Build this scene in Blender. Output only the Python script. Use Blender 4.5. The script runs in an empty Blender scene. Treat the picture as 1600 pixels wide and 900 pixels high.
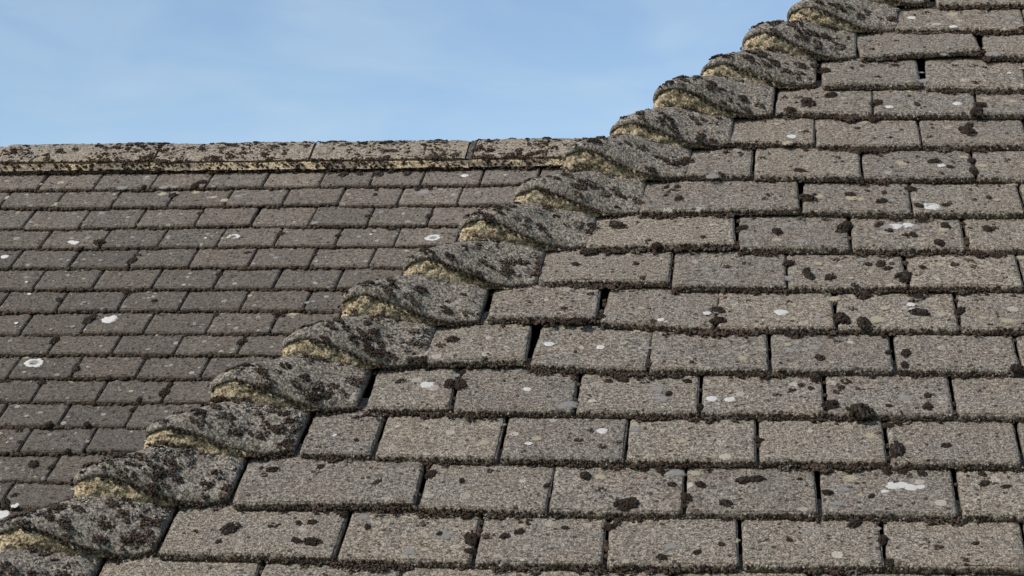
import bpy, bmesh, math, random
import numpy as np
from mathutils import Matrix, Vector

random.seed(7)
RNG = np.random.default_rng(7)
scene = bpy.context.scene
COL = scene.collection

# ---------------------------------------------------------------- camera
EYE = 4.6                                   # eye height above the ground, metres
PITCH, ROLL = 0.12952, 0.02087
cam_data = bpy.data.cameras.new('camera')
cam_data.sensor_width = 36.0
cam_data.lens = 69.87
cam_data.clip_start = 0.05
cam_data.clip_end = 5000.0
cam = bpy.data.objects.new('camera', cam_data)
COL.objects.link(cam)
fw = Vector((0, math.cos(PITCH), math.sin(PITCH)))
up0 = Vector((0, -math.sin(PITCH), math.cos(PITCH)))
rt = Vector((1, 0, 0)) * math.cos(ROLL) + up0 * math.sin(ROLL)
up = up0 * math.cos(ROLL) - Vector((1, 0, 0)) * math.sin(ROLL)
cm = Matrix((rt, up, -fw)).transposed().to_4x4()
cm.translation = (0, 0, EYE)
cam.matrix_world = cm
scene.camera = cam

# ---------------------------------------------------------------- sky, sun, exposure
SUN = Vector((-0.62, -0.50, 0.60)).normalized()      # towards the sun
sun_el = math.asin(SUN.z)
sun_az = math.atan2(SUN.x, SUN.y)
world = bpy.data.worlds.new('World')
scene.world = world
world.use_nodes = True
wt = world.node_tree
for n in list(wt.nodes):
    wt.nodes.remove(n)
w_out = wt.nodes.new('ShaderNodeOutputWorld')
w_bg = wt.nodes.new('ShaderNodeBackground')
w_bg.inputs['Strength'].default_value = 0.15
sky = wt.nodes.new('ShaderNodeTexSky')
sky.sky_type = 'NISHITA'
sky.sun_disc = False
sky.sun_elevation = sun_el
sky.sun_rotation = sun_az
sky.air_density = 1.0
sky.dust_density = 0.3
sky.ozone_density = 1.2
# thin high cloud, the same all round the sky
w_tc = wt.nodes.new('ShaderNodeTexCoord')
w_mp = wt.nodes.new('ShaderNodeMapping')
w_mp.inputs['Scale'].default_value = (4.0, 4.0, 11.0)
w_mp.inputs['Rotation'].default_value = (0.0, 0.35, 0.4)
w_nz = wt.nodes.new('ShaderNodeTexNoise')
w_nz.inputs['Scale'].default_value = 2.6
w_nz.inputs['Detail'].default_value = 5.0
w_nz.inputs['Roughness'].default_value = 0.5
w_nz.inputs['Distortion'].default_value = 0.6
w_rp = wt.nodes.new('ShaderNodeMapRange')
w_rp.inputs['From Min'].default_value = 0.36
w_rp.inputs['From Max'].default_value = 0.78
w_rp.inputs['To Max'].default_value = 0.38
w_mx = wt.nodes.new('ShaderNodeMix')
w_mx.data_type = 'RGBA'
w_mx.inputs['B'].default_value = (4.0, 4.95, 5.6, 1)
wt.links.new(w_tc.outputs['Generated'], w_mp.inputs['Vector'])
wt.links.new(w_mp.outputs['Vector'], w_nz.inputs['Vector'])
wt.links.new(w_nz.outputs['Fac'], w_rp.inputs['Value'])
wt.links.new(w_rp.outputs['Result'], w_mx.inputs['Factor'])
wt.links.new(sky.outputs['Color'], w_mx.inputs['A'])
wt.links.new(w_mx.outputs['Result'], w_bg.inputs['Color'])
wt.links.new(w_bg.outputs['Background'], w_out.inputs['Surface'])

sun_data = bpy.data.lights.new('sun', 'SUN')
sun_data.energy = 4.4
sun_data.angle = math.radians(0.53)
sun_data.color = (1.0, 0.935, 0.855)
sun = bpy.data.objects.new('sun', sun_data)
COL.objects.link(sun)
sun.rotation_euler = SUN.to_track_quat('Z', 'Y').to_euler()
sun.location = (0, 0, 30)

scene.view_settings.view_transform = 'Standard'
scene.view_settings.look = 'None'
scene.view_settings.exposure = 0.0
scene.view_settings.gamma = 1.0
scene.view_settings.use_curve_mapping = False

# ---------------------------------------------------------------- measured layout (metres on the roof planes)
# near rows, bottom to top: (height up the slope, [(left, right, tail offset left, tail offset right) per tile])
NEAR_ROWS = [
    (-0.0238, [(-0.438,-0.211,0.0011,0.0),(-0.211,-0.039,-0.0018,-0.0026),(-0.039,0.122,-0.0026,-0.0022),(0.122,0.287,-0.0022,0.0026),(0.287,0.459,0.0026,0.0076),(0.459,0.627,0.0076,0.0079),(0.627,0.795,0.0079,0.0079),(0.795,0.963,0.0079,0.0079),(0.963,1.131,0.0079,0.0079)]),
    (0.0765, [(-0.366,-0.123,-0.0029,0.0026),(-0.123,0.044,-0.0018,-0.0047),(0.044,0.215,-0.0047,-0.0028),(0.215,0.383,-0.0028,0.0004),(0.383,0.554,0.0004,0.0022),(0.554,0.722,0.0022,0.0022),(0.722,0.89,0.0022,0.0022),(0.89,1.058,0.0022,0.0022)]),
    (0.1767, [(-0.299,-0.196,0.0025,0.001),(-0.196,-0.03,-0.0017,-0.003),(-0.03,0.136,-0.0018,-0.0025),(0.136,0.306,-0.0025,-0.0006),(0.306,0.472,-0.0006,0.0013),(0.472,0.64,0.0013,0.0014),(0.64,0.808,0.0014,0.0014),(0.808,0.976,0.0014,0.0014),(0.976,1.144,0.0014,0.0014)]),
    (0.2769, [(-0.225,-0.105,-0.001,0.0014),(-0.105,0.062,-0.0028,-0.0009),(0.062,0.229,-0.0017,-0.0013),(0.229,0.395,-0.0013,-0.0001),(0.395,0.564,-0.0001,0.0006),(0.564,0.732,0.0006,0.0006),(0.732,0.9,0.0006,0.0006),(0.9,1.068,0.0006,0.0006)]),
    (0.3772, [(-0.165,-0.011,0.0051,0.0104),(-0.011,0.156,0.0021,-0.0063),(0.156,0.322,-0.0063,-0.0036),(0.322,0.491,-0.0036,-0.0009),(0.491,0.659,-0.0009,-0.0009),(0.659,0.827,-0.0009,-0.0009),(0.827,0.995,-0.0009,-0.0009),(0.995,1.163,-0.0009,-0.0009)]),
    (0.4774, [(-0.083,0.08,0.0129,0.0148),(0.08,0.246,0.0067,-0.0069),(0.246,0.415,-0.0069,-0.0048),(0.415,0.585,-0.0048,-0.0038),(0.585,0.753,-0.0038,-0.0038),(0.753,0.921,-0.0038,-0.0038),(0.921,1.089,-0.0038,-0.0038)]),
    (0.5777, [(-0.018,0.179,0.0084,0.0065),(0.179,0.347,-0.0025,-0.004),(0.347,0.52,-0.004,-0.0009),(0.52,0.682,-0.0009,-0.0009),(0.682,0.85,-0.0009,-0.0009),(0.85,1.018,-0.0009,-0.0009)]),
    (0.6779, [(0.046,0.274,-0.0019,0.0077),(0.274,0.442,-0.0018,-0.0019),(0.442,0.611,-0.0019,-0.0019),(0.611,0.779,-0.0019,-0.0019),(0.779,0.947,-0.0019,-0.0019),(0.947,1.115,-0.0019,-0.0019)]),
    (0.7781, [(0.121,0.37,-0.0007,0.0047),(0.37,0.537,0.0019,-0.0027),(0.537,0.705,-0.0027,-0.0027),(0.705,0.873,-0.0027,-0.0027),(0.873,1.041,-0.0027,-0.0027)]),
    (0.8784, [(0.189,0.296,0.0096,0.0071),(0.296,0.467,0.0013,-0.0014),(0.467,0.64,-0.0001,-0.0017),(0.64,0.808,-0.0017,-0.0017),(0.808,0.976,-0.0017,-0.0017),(0.976,1.144,-0.0017,-0.0017)]),
    (0.9786, [(0.252,0.396,0.0136,0.0082),(0.396,0.565,0.0,0.0),(0.565,0.733,0.0,0.0),(0.733,0.901,0.0,0.0),(0.901,1.069,0.0,0.0)]),
    (1.0788, [(0.33,0.492,0.0098,0.0012),(0.492,0.661,0.0009,-0.002),(0.661,0.829,-0.002,-0.002),(0.829,0.997,-0.002,-0.002),(0.997,1.165,-0.002,-0.002)]),
    (1.1791, [(0.406,0.581,-0.001,0.0005),(0.581,0.749,-0.0084,-0.0178),(0.749,0.917,-0.016,-0.016),(0.917,1.085,-0.016,-0.016)]),
    (1.2793, [(0.477,0.688,-0.0011,0.0181),(0.688,0.856,0.0016,-0.0043),(0.856,1.024,0.0,0.0)]),
]
FAR_ROWS = [
    (1.4826, [-1.6,-1.257,-1.09,-0.921,-0.754,-0.46,-0.289,-0.127], [(-1.72,0.0032),(-0.94,0.0056),(-0.38,0.0082)]),
    (1.3840, [-1.516,-1.346,-1.178,-1.008,-0.839,-0.678,-0.508,-0.337], [(-1.68,0.0081),(-0.92,0.0092),(-0.36,0.0034)]),
    (1.2854, [-1.575,-1.406,-1.239,-1.068,-0.904,-0.739,-0.573,-0.403], [(-1.64,-0.0043),(-0.89,0.0025),(-0.34,-0.0045)]),
    (1.1868, [-1.486,-1.313,-1.145,-0.976,-0.813,-0.642,-0.477], [(-1.61,-0.0034),(-0.86,-0.0009),(-0.51,-0.0012)]),
    (1.0883, [-1.538,-1.37,-1.197,-1.028,-0.86,-0.691,-0.528], [(-1.57,-0.0027),(-0.84,-0.0011)]),
    (0.9897, [-1.437,-1.269,-1.102,-0.932,-0.767,-0.597], [(-1.53,-0.0081),(-0.81,-0.0042)]),
    (0.8911, [-1.503,-1.337,-1.167,-0.999,-0.831,-0.662], [(-1.49,-0.0101),(-0.79,-0.0041)]),
    (0.7925, [-1.402,-1.235,-1.066,-0.897,-0.727], [(-1.46,-0.0117),(-0.76,-0.0065)]),
    (0.6939, [-1.294,-1.123,-0.956,-0.79], [(-1.42,-0.0047),(-0.82,0.002)]),
    (0.5954, [-1.369,-1.199,-1.028,-0.861], [(-1.39,-0.0054),(-0.85,0.0051)]),
    (0.4968, [-1.271,-1.103,-0.931], [(-1.35,-0.0003),(-0.86,0.0061)]),
    (0.3982, [-1.333,-1.168,-0.997], [(-1.32,0.0053)]),
    (0.2996, [-1.235,-1.069], [(-1.28,0.0019),(-0.96,0.0104)]),
    (0.2010, [-1.131], [(-1.24,-0.0001)]),
    (0.1025, [-1.21], [(-1.21,0.0015)]),
]
NEAR_MOSS = "-0.224,0.208,4.2;-0.326,0.149,8.4;-0.264,0.157,6.7;-0.182,0.123,7.4;-0.271,0.046,4.8;-0.254,0.048,6.5;-0.265,0.006,7.2;-0.245,0.004,9.6;-0.181,0.04,5.6;-0.088,0.027,4.8;-0.047,0.018,11.1;-0.045,-0.007,6.3;-0.005,0.026,7.1;-0.073,0.132,4.9;-0.116,0.145,8.3;-0.166,0.094,4.1;-0.217,0.065,5.7;0.038,0.125,4.9;0.086,0.148,7.4;0.135,0.088,6.4;0.198,0.132,5.7;0.217,0.102,8.8;0.234,0.133,6.5;0.267,0.091,8.0;0.288,0.145,8.1;0.305,0.148,7.3;0.144,0.084,12.8;0.124,0.05,7.9;0.012,0.036,6.3;0.011,0.057,3.2;0.068,0.047,4.8;0.191,-0.013,7.0;0.233,-0.001,6.2;0.263,0.017,5.5;0.182,0.164,6.6;0.16,0.171,8.2;0.036,0.175,7.4;0.307,0.222,6.7;0.268,0.072,9.5;0.483,0.201,13.9;0.546,0.215,6.6;0.345,0.03,4.7;0.457,0.033,7.8;0.425,0.066,9.4;0.422,0.171,7.3;0.47,0.169,6.5;0.489,0.17,7.3;0.513,0.166,7.3;0.588,0.168,5.6;0.588,0.146,6.4;0.614,0.139,5.6;0.447,0.113,4.8;0.393,0.119,6.4;0.359,0.15,3.2;0.463,-0.014,6.9;0.567,0.03,4.6;0.422,0.492,12.5;0.354,0.469,12.5;0.452,0.48,12.5;0.531,0.513,10.8;0.532,0.561,8.2;0.588,0.519,8.1;0.455,0.564,11.0;0.39,0.402,7.0;0.484,0.419,5.3;0.506,0.416,7.9;0.643,0.477,9.7;0.401,0.295,11.0;0.44,0.277,16.8;0.383,0.365,10.4;0.364,0.345,5.2;0.377,0.337,5.2;0.417,0.341,5.1;0.53,0.322,5.9;0.528,0.291,7.6;0.582,0.377,9.5;0.651,0.379,8.6;0.478,0.295,4.2;0.489,0.27,6.7;0.478,0.264,5.8;0.503,0.384,6.0;0.46,0.372,6.0;0.036,0.633,9.5;0.247,0.517,10.0;0.249,0.486,9.0;0.055,0.479,10.0;0.101,0.674,7.7;0.154,0.678,7.6;0.092,0.744,12.7;0.121,0.357,7.9;0.102,0.353,5.2;0.186,0.321,5.2;0.21,0.355,5.2;0.229,0.288,5.1;0.084,0.495,6.4;0.281,0.738,7.7;-0.1,0.335,11.4;-0.116,0.337,9.7;-0.16,0.385,8.0;0.334,0.724,9.6;0.446,0.833,8.9;0.379,0.818,12.8;0.392,0.833,4.9;0.493,0.809,7.8;0.58,0.933,8.1;0.603,0.912,6.0;0.638,0.935,8.0;0.638,0.894,10.0;0.655,0.824,4.9;0.54,0.855,7.9;0.548,0.794,6.8;0.587,0.796,5.8;0.434,0.739,13.5;0.486,0.751,7.7;0.535,0.716,6.7;0.584,0.745,8.6;0.571,0.688,8.5;0.409,0.599,9.3;0.379,0.604,9.3;0.375,0.62,7.5;0.483,0.642,8.4;0.465,0.642,5.6;0.493,0.627,6.5;0.513,0.605,10.2;0.515,0.593,9.2;0.35,0.643,8.5;0.587,0.641,5.6;0.543,0.631,5.6;0.654,0.665,7.5;0.646,0.737,8.6;0.37,0.895,9.1;0.425,0.927,5.1;0.511,0.774,9.7;0.552,0.77,8.7;0.386,1.117,16.0;0.357,1.092,9.5;0.426,1.155,10.7;0.64,1.024,14.4;0.643,1.048,8.3;0.68,1.179,17.1;0.665,1.105,10.5;0.658,1.079,12.5;0.499,1.12,10.6;0.537,1.26,7.7;0.416,1.236,10.9;0.565,1.114,6.3;0.473,1.421,6.8;0.182,0.819,8.0;0.178,0.863,6.0;0.161,0.83,5.0;-0.357,0.028,12.1;-0.364,-0.0,5.6;-0.227,0.443,8.2;-0.103,0.373,5.3;-0.125,0.441,10.9;-0.064,0.418,7.2;-0.196,0.42,7.2;-0.178,0.386,6.3;-0.187,0.345,6.2"
NEAR_LICHEN = "-0.166,0.11,13.1,w;-0.183,0.105,6.6,w;-0.147,0.112,6.6,w;-0.158,0.128,9.1,c;-0.259,0.109,12.4,c;-0.303,0.139,5.8,w;-0.29,0.139,8.3,w;0.076,0.618,8.5,w;0.087,0.626,7.6,w;0.01,0.54,16.7,r;0.164,0.624,8.5,w;0.123,0.606,7.5,c;-0.002,0.607,6.6,w;0.013,0.436,9.0,w;0.017,0.402,8.0,g;0.086,0.428,7.2,w;0.233,0.508,7.3,w;0.168,0.488,6.4,w;0.338,0.513,11.8,w;0.521,0.539,8.2,w;0.523,0.524,6.3,w;0.522,0.5,7.2,g;0.476,0.14,12.0,w;0.487,0.141,9.6,w;0.497,0.136,10.4,w;0.464,0.125,6.4,w;0.509,0.137,7.2,w;0.566,0.792,17.5,r;0.51,0.747,13.5,w;0.529,0.751,11.5,w;0.368,0.695,12.4,g;-0.148,0.338,12.3,w;-0.007,0.329,7.0,w;0.007,0.207,5.9,w;0.016,0.219,10.1,c;0.178,0.306,12.0,g;0.245,0.309,9.4,w;0.268,0.308,9.4,w;-0.051,0.207,10.1,c;0.59,0.919,8.0,w;0.53,0.928,13.1,c;0.631,1.118,9.5,w;0.519,1.105,9.5,w;0.358,1.01,11.4,w;0.225,0.849,12.0,w;0.248,0.847,8.0,w;0.28,0.816,11.9,g;0.346,0.439,8.0,c;0.471,0.492,16.2,c;0.65,0.491,13.4,c;0.101,0.242,8.4,w;0.226,0.159,11.4,c;0.106,0.147,10.6,c;-0.402,0.026,10.5,c;-0.068,0.409,11.7,c;-0.258,0.222,6.0,w;-0.279,0.221,4.3,g;-0.251,0.201,5.1,g;0.436,0.0,3.8,w;0.423,0.153,12.1,c;0.451,0.238,10.8,c;0.441,0.207,9.1,g;0.597,0.242,12.4,c;0.558,1.331,20.1,w;0.574,1.323,11.1,w;0.649,1.453,16.0,c;0.575,1.438,10.3,w;0.644,1.389,9.0,w;0.674,1.362,11.2,g;0.569,0.791,9.7,w;0.447,0.822,13.8,c;0.398,0.829,10.9,c;0.461,0.818,9.8,c;0.36,0.937,9.2,g;0.405,0.918,10.1,g;0.569,0.641,10.2,c;0.641,0.639,10.2,c;0.58,0.735,13.4,c;0.394,0.644,8.4,c;0.415,0.554,12.8,c;0.485,0.527,9.0,c;0.384,0.614,7.5,g;0.355,0.493,7.2,c;0.397,0.504,6.3,g;0.484,0.684,7.6,g;0.095,0.69,13.5,g;0.131,0.751,11.7,g;0.166,0.724,10.7,g;0.197,0.449,8.1,g;0.284,0.398,9.7,c;0.036,0.3,5.2,g;0.365,0.047,7.8,g;0.381,0.04,6.2,g;0.499,0.221,9.9,c;-0.119,-0.011,11.0,g;0.106,0.036,6.3,g;0.176,0.03,5.5,g;0.28,0.027,7.0,c;0.208,0.759,8.8,c;0.505,1.275,12.1,c;0.504,1.237,9.8,g;0.62,1.283,9.9,g;0.536,1.233,9.8,g;0.725,1.224,5.4,w;0.212,0.623,5.6,g;0.214,0.582,6.5,g"
FAR_MOSS = "-1.348,0.934,10.2;-1.171,0.974,13.6;-1.233,0.842,16.8;-1.227,0.869,8.4;-1.29,0.786,10.0;-1.298,0.753,14.9;-1.032,0.689,13.0;-1.198,0.628,14.6;-1.273,0.579,11.3;-0.937,0.535,15.8;-0.934,0.568,11.1;-0.991,0.503,9.4;-1.319,1.2,15.9;-1.197,1.111,15.7;-1.192,1.147,8.8;-1.07,1.356,10.8;-0.883,1.155,10.4;-1.179,1.451,12.8;-0.811,1.244,10.5;-0.645,1.238,8.7;-0.693,1.168,6.9;-0.689,1.139,6.9;-0.577,1.328,10.6;-0.407,1.326,10.5;-0.244,1.364,12.3;-0.731,0.876,14.9;-0.793,0.744,14.6;-0.79,0.782,8.2;-0.895,0.872,10.0;-0.934,1.051,10.3;-1.182,0.259,15.2;-1.134,0.25,9.1;-1.243,0.336,9.3;-1.199,0.115,14.9;-1.189,0.144,9.0;-1.096,0.406,9.3;-1.268,0.393,12.5;-1.193,0.4,10.9;-1.111,0.303,9.2;-0.713,0.869,6.6;-0.698,1.555,14.6;-0.652,1.562,12.8;-0.594,1.553,16.4;-0.559,1.572,14.6;-0.544,1.592,11.0;-0.509,1.551,10.9;-1.107,1.509,16.6;-1.122,1.493,12.9;-1.276,1.485,9.2;-1.078,0.927,8.5;-1.31,0.989,12.0;-0.999,0.474,9.4;-0.503,1.276,10.5;-0.467,1.475,10.8;-0.431,1.482,9.0;-0.586,1.477,7.2;-0.582,1.446,7.2"
FAR_LICHEN = "-1.323,0.661,31.0,r;-1.181,0.849,25.1,w;-1.392,1.203,14.2,w;-1.406,1.21,10.7,w;-1.578,1.143,14.2,w;-0.376,1.22,24.2,r;-0.942,1.234,22.9,r;-1.087,0.676,11.4,w;-1.035,0.79,13.2,w;-1.075,0.869,8.4,g;-0.806,0.703,11.3,c;-0.834,0.703,8.1,c;-1.283,0.493,11.1,c;-1.43,0.828,6.7,w;-1.275,0.336,13.9,w;-0.794,1.129,12.1,g;-0.584,1.23,10.4,g;-0.554,1.244,5.2,w;-1.725,1.564,17.0,w;-1.117,1.473,16.5,c;-0.978,1.354,25.1,g;-0.962,1.365,14.4,g;-1.457,1.457,20.3,c;-1.433,1.476,13.0,c;-1.416,1.416,16.5,c;-1.393,1.471,14.8,c;-0.446,1.459,23.3,g;-0.341,1.542,12.7,w;-0.222,1.543,12.6,w;-0.723,1.294,14.1,g;-1.468,1.015,5.2,w;-1.445,0.968,6.9,w;-1.411,1.229,12.5,g;-1.365,1.232,12.5,g;-1.368,1.365,14.5,g;-1.573,1.231,14.4,g;-1.234,1.234,10.7,g;-1.29,1.119,8.8,g;-1.339,1.123,8.8,g;-1.109,0.978,10.2,g;-1.004,1.239,8.8,g;-1.02,1.228,5.3,w;-0.885,0.926,11.8,g;-0.724,0.95,11.7,g;-0.689,0.879,19.9,c;-1.235,0.458,9.5,g;-0.965,0.649,8.1,g;-1.071,1.153,7.0,g;-1.057,0.548,8.0,g;-1.198,0.087,20.7,w;-1.173,0.106,11.8,w;-1.197,0.767,5.0,w;-0.29,1.452,10.7,g;-0.72,1.361,12.5,g;-0.613,1.374,8.9,g"

# ---------------------------------------------------------------- numeric helpers
def hash3(ix, iy, iz, seed):
    h = (ix.astype(np.uint32) * np.uint32(374761393) + iy.astype(np.uint32) * np.uint32(668265263)
         + iz.astype(np.uint32) * np.uint32(2147483647) + np.uint32((seed * 974711) & 0xffffffff))
    h = (h ^ (h >> np.uint32(13))) * np.uint32(1274126177)
    h = h ^ (h >> np.uint32(16))
    return (h & np.uint32(0xffffff)).astype(np.float64) / 0xffffff * 2 - 1

def vnoise(p, scale, seed=0):
    """smooth value noise in -1..1 for an (n,3) array"""
    q = np.asarray(p, float) * scale + 1000.0
    i = np.floor(q).astype(np.int64)
    f = q - i
    f = f * f * (3 - 2 * f)
    r = 0.0
    for dx in (0, 1):
        wx = f[:, 0] if dx else 1 - f[:, 0]
        for dy in (0, 1):
            wy = f[:, 1] if dy else 1 - f[:, 1]
            for dz in (0, 1):
                wz = f[:, 2] if dz else 1 - f[:, 2]
                r = r + wx * wy * wz * hash3(i[:, 0] + dx, i[:, 1] + dy, i[:, 2] + dz, seed)
    return r

def make_mesh(name, verts, faces, material, smooth=True, tone=None):
    me = bpy.data.meshes.new(name)
    verts = np.asarray(verts, np.float32)
    sizes = np.array([len(f) for f in faces], np.int32) if not isinstance(faces, np.ndarray) else np.full(len(faces), faces.shape[1], np.int32)
    flat = faces.ravel().astype(np.int32) if isinstance(faces, np.ndarray) else np.array([v for f in faces for v in f], np.int32)
    me.vertices.add(len(verts))
    me.vertices.foreach_set('co', verts.ravel())
    me.loops.add(len(flat))
    me.loops.foreach_set('vertex_index', flat)
    me.polygons.add(len(sizes))
    starts = np.concatenate(([0], np.cumsum(sizes)[:-1])).astype(np.int32)
    me.polygons.foreach_set('loop_start', starts)
    me.polygons.foreach_set('loop_total', sizes)
    if smooth:
        me.polygons.foreach_set('use_smooth', np.ones(len(sizes), bool))
    me.update(calc_edges=True)
    me.validate()
    if tone is not None:
        at = me.attributes.new('tone', 'FLOAT', 'POINT')
        at.data.foreach_set('value', np.asarray(tone, np.float32))
    if material:
        me.materials.append(material)
    return me

def link(name, me, parent=None, matrix=None):
    o = bpy.data.objects.new(name, me)
    COL.objects.link(o)
    if parent is not None:
        o.parent = parent
        base = parent['_world'] if '_world' in parent else None
    if matrix is not None:
        inv = Matrix.Identity(4)
        q = parent
        chain = []
        while q is not None:
            chain.append(q.matrix_basis.copy())
            q = q.parent
        wm = Matrix.Identity(4)
        for c in reversed(chain):
            wm = wm @ c
        o.matrix_basis = wm.inverted() @ matrix
    return o

def tag(o, label=None, category=None, kind=None, group=None):
    if label: o['label'] = label
    if category: o['category'] = category
    if kind: o['kind'] = kind
    if group: o['group'] = group
    return o

# ---------------------------------------------------------------- materials
class NT:
    def __init__(self, name):
        self.m = bpy.data.materials.new(name)
        self.m.use_nodes = True
        self.t = self.m.node_tree
        self.bsdf = self.t.nodes['Principled BSDF']
        self.bsdf.inputs['Specular IOR Level'].default_value = 0.15
    def node(self, kind, **inp):
        n = self.t.nodes.new(kind)
        for k, v in inp.items():
            self.put(n, k, v)
        return n
    def put(self, n, k, v):
        s = n.inputs[k]
        if isinstance(v, bpy.types.NodeSocket): self.t.links.new(v, s)
        else: s.default_value = v
    def coords(self, jitter=True):
        tc = self.node('ShaderNodeTexCoord')
        if not jitter: return tc.outputs['Object']
        oi = self.node('ShaderNodeObjectInfo')
        mul = self.node('ShaderNodeVectorMath'); mul.operation = 'MULTIPLY_ADD'
        cb = self.node('ShaderNodeCombineXYZ', X=oi.outputs['Random'], Y=oi.outputs['Random'], Z=oi.outputs['Random'])
        self.t.links.new(cb.outputs[0], mul.inputs[0])
        mul.inputs[1].default_value = (31.0, 57.0, 13.0)
        self.t.links.new(tc.outputs['Object'], mul.inputs[2])
        return mul.outputs[0]
    def rand(self):
        return self.node('ShaderNodeObjectInfo').outputs['Random']
    def noise(self, vec, scale, detail=3.0, rough=0.55, dist=0.0):
        n = self.node('ShaderNodeTexNoise', Vector=vec, Scale=scale, Detail=detail, Roughness=rough, Distortion=dist)
        return n.outputs['Fac']
    def voronoi(self, vec, scale, rand=1.0):
        n = self.node('ShaderNodeTexVoronoi', Vector=vec, Scale=scale, Randomness=rand)
        return n.outputs['Distance'], n.outputs['Color']
    def stretch(self, vec, sc):
        n = self.node('ShaderNodeVectorMath'); n.operation = 'MULTIPLY'
        self.t.links.new(vec, n.inputs[0]); n.inputs[1].default_value = sc
        return n.outputs[0]
    def rng(self, val, a, b, c=0.0, d=1.0, smooth=True):
        n = self.node('ShaderNodeMapRange')
        if smooth: n.interpolation_type = 'SMOOTHSTEP'
        self.put(n, 'Value', val)
        for k, v in (('From Min', a), ('From Max', b), ('To Min', c), ('To Max', d)):
            self.put(n, k, v)
        return n.outputs['Result']
    def math(self, op, a, b=0.0):
        n = self.node('ShaderNodeMath'); n.operation = op
        self.put(n, 0, a); self.put(n, 1, b)
        return n.outputs[0]
    def mix(self, fac, a, b, blend='MIX'):
        n = self.node('ShaderNodeMix'); n.data_type = 'RGBA'; n.blend_type = blend
        def idx(k): return {'F': 0, 'A': 6, 'B': 7}[k]
        for k, v in (('F', fac), ('A', a), ('B', b)):
            s = n.inputs[idx(k)]
            if isinstance(v, bpy.types.NodeSocket): self.t.links.new(v, s)
            else: s.default_value = v if k == 'F' else (v + (1,) if len(v) == 3 else v)
        return n.outputs[2]
    def ramp(self, fac, stops):
        n = self.node('ShaderNodeValToRGB', Fac=fac)
        el = n.color_ramp.elements
        while len(el) < len(stops): el.new(0.5)
        for e, (p, c) in zip(el, stops):
            e.position = p; e.color = c + (1,)
        return n.outputs['Color']
    def bump(self, height, strength, dist):
        n = self.node('ShaderNodeBump', Height=height, Strength=strength, Distance=dist)
        self.t.links.new(n.outputs['Normal'], self.bsdf.inputs['Normal'])
        return n
    def done(self, col, rough=0.92):
        self.put(self.bsdf, 'Base Color', col); self.put(self.bsdf, 'Roughness', rough)
        return self.m

def mat_tile(name, dark, mid, light, grain, specks, spot_col, spot_amt, bump, warm):
    t = NT(name)
    v = t.coords()
    g = t.noise(v, grain, 2.0, 0.65)
    g2 = t.noise(v, grain * 0.45, 2.0, 0.6)
    gg = t.math('ADD', t.math('MULTIPLY', g, 0.62), t.math('MULTIPLY', g2, 0.38))
    col = t.ramp(gg, [(0.37, dark), (0.50, mid), (0.635, light)])
    big = t.noise(v, 16.0, 3.0, 0.6)
    col = t.mix(t.rng(big, 0.35, 0.7, 0.0, 0.55), col, t.mix(1.0, col, warm, 'MULTIPLY'))
    pat = t.noise(v, 55.0, 4.0, 0.65, 0.4)
    col = t.mix(t.rng(pat, 0.60, 0.74, 0.0, 0.45), col, tuple(c * 0.45 for c in mid))
    col = t.mix(t.rng(pat, 0.42, 0.30, 0.0, 0.35), col, light)
    # each tile a little lighter or darker than its neighbour
    col = t.mix(1.0, col, t.ramp(t.rand(), [(0.0, (0.90, 0.89, 0.89)), (0.35, (0.98, 0.97, 0.96)), (0.7, (1.03, 1.01, 0.98)), (1.0, (1.13, 1.10, 1.05))]), 'MULTIPLY')
    oc = t.node('ShaderNodeObjectInfo').outputs['Color']  # tint set per tile
    col = t.mix(1.0, col, oc, 'MULTIPLY')
    run = t.noise(t.stretch(v, (60.0, 9.0, 20.0)), 1.0, 3.0, 0.6)
    col = t.mix(t.rng(run, 0.55, 0.72, 0.0, 0.35), col, tuple(c * 0.55 for c in mid))
    # small crusts of pale lichen
    d, c = t.voronoi(v, spot_amt)
    sep = t.node('ShaderNodeSeparateColor', Color=c)
    thr = t.rng(sep.outputs[0], 0.72, 1.0, 0.0, 0.34, False)
    wob = t.math('ADD', d, t.math('MULTIPLY', t.math('SUBTRACT', pat, 0.5), 0.25))
    m = t.math('MULTIPLY', t.math('LESS_THAN', wob, thr), t.rng(sep.outputs[1], 0.0, 1.0, 0.25, 0.85, False))
    col = t.mix(m, col, spot_col)
    # black specks and pits
    d2, c2 = t.voronoi(v, specks)
    s2 = t.node('ShaderNodeSeparateColor', Color=c2)
    pit = t.math('LESS_THAN', d2, t.rng(s2.outputs[0], 0.70, 1.0, 0.0, 0.42, False))
    col = t.mix(t.math('MULTIPLY', pit, 0.8), col, (0.022, 0.018, 0.015))
    t.bump(gg, bump, 0.0045)
    return t.done(col, 0.95)

M_TILE = mat_tile('weathered_grey_tile', (0.036, 0.031, 0.026), (0.157, 0.1405, 0.1185), (0.383, 0.347, 0.297), 450.0, 120.0,
                  (0.40, 0.365, 0.305), 42.0, 0.85, (1.0, 0.91, 0.83))
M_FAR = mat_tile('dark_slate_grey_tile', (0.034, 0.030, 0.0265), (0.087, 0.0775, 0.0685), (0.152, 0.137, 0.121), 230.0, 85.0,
                 (0.30, 0.28, 0.25), 46.0, 0.5, (1.05, 0.97, 0.92))

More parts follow.
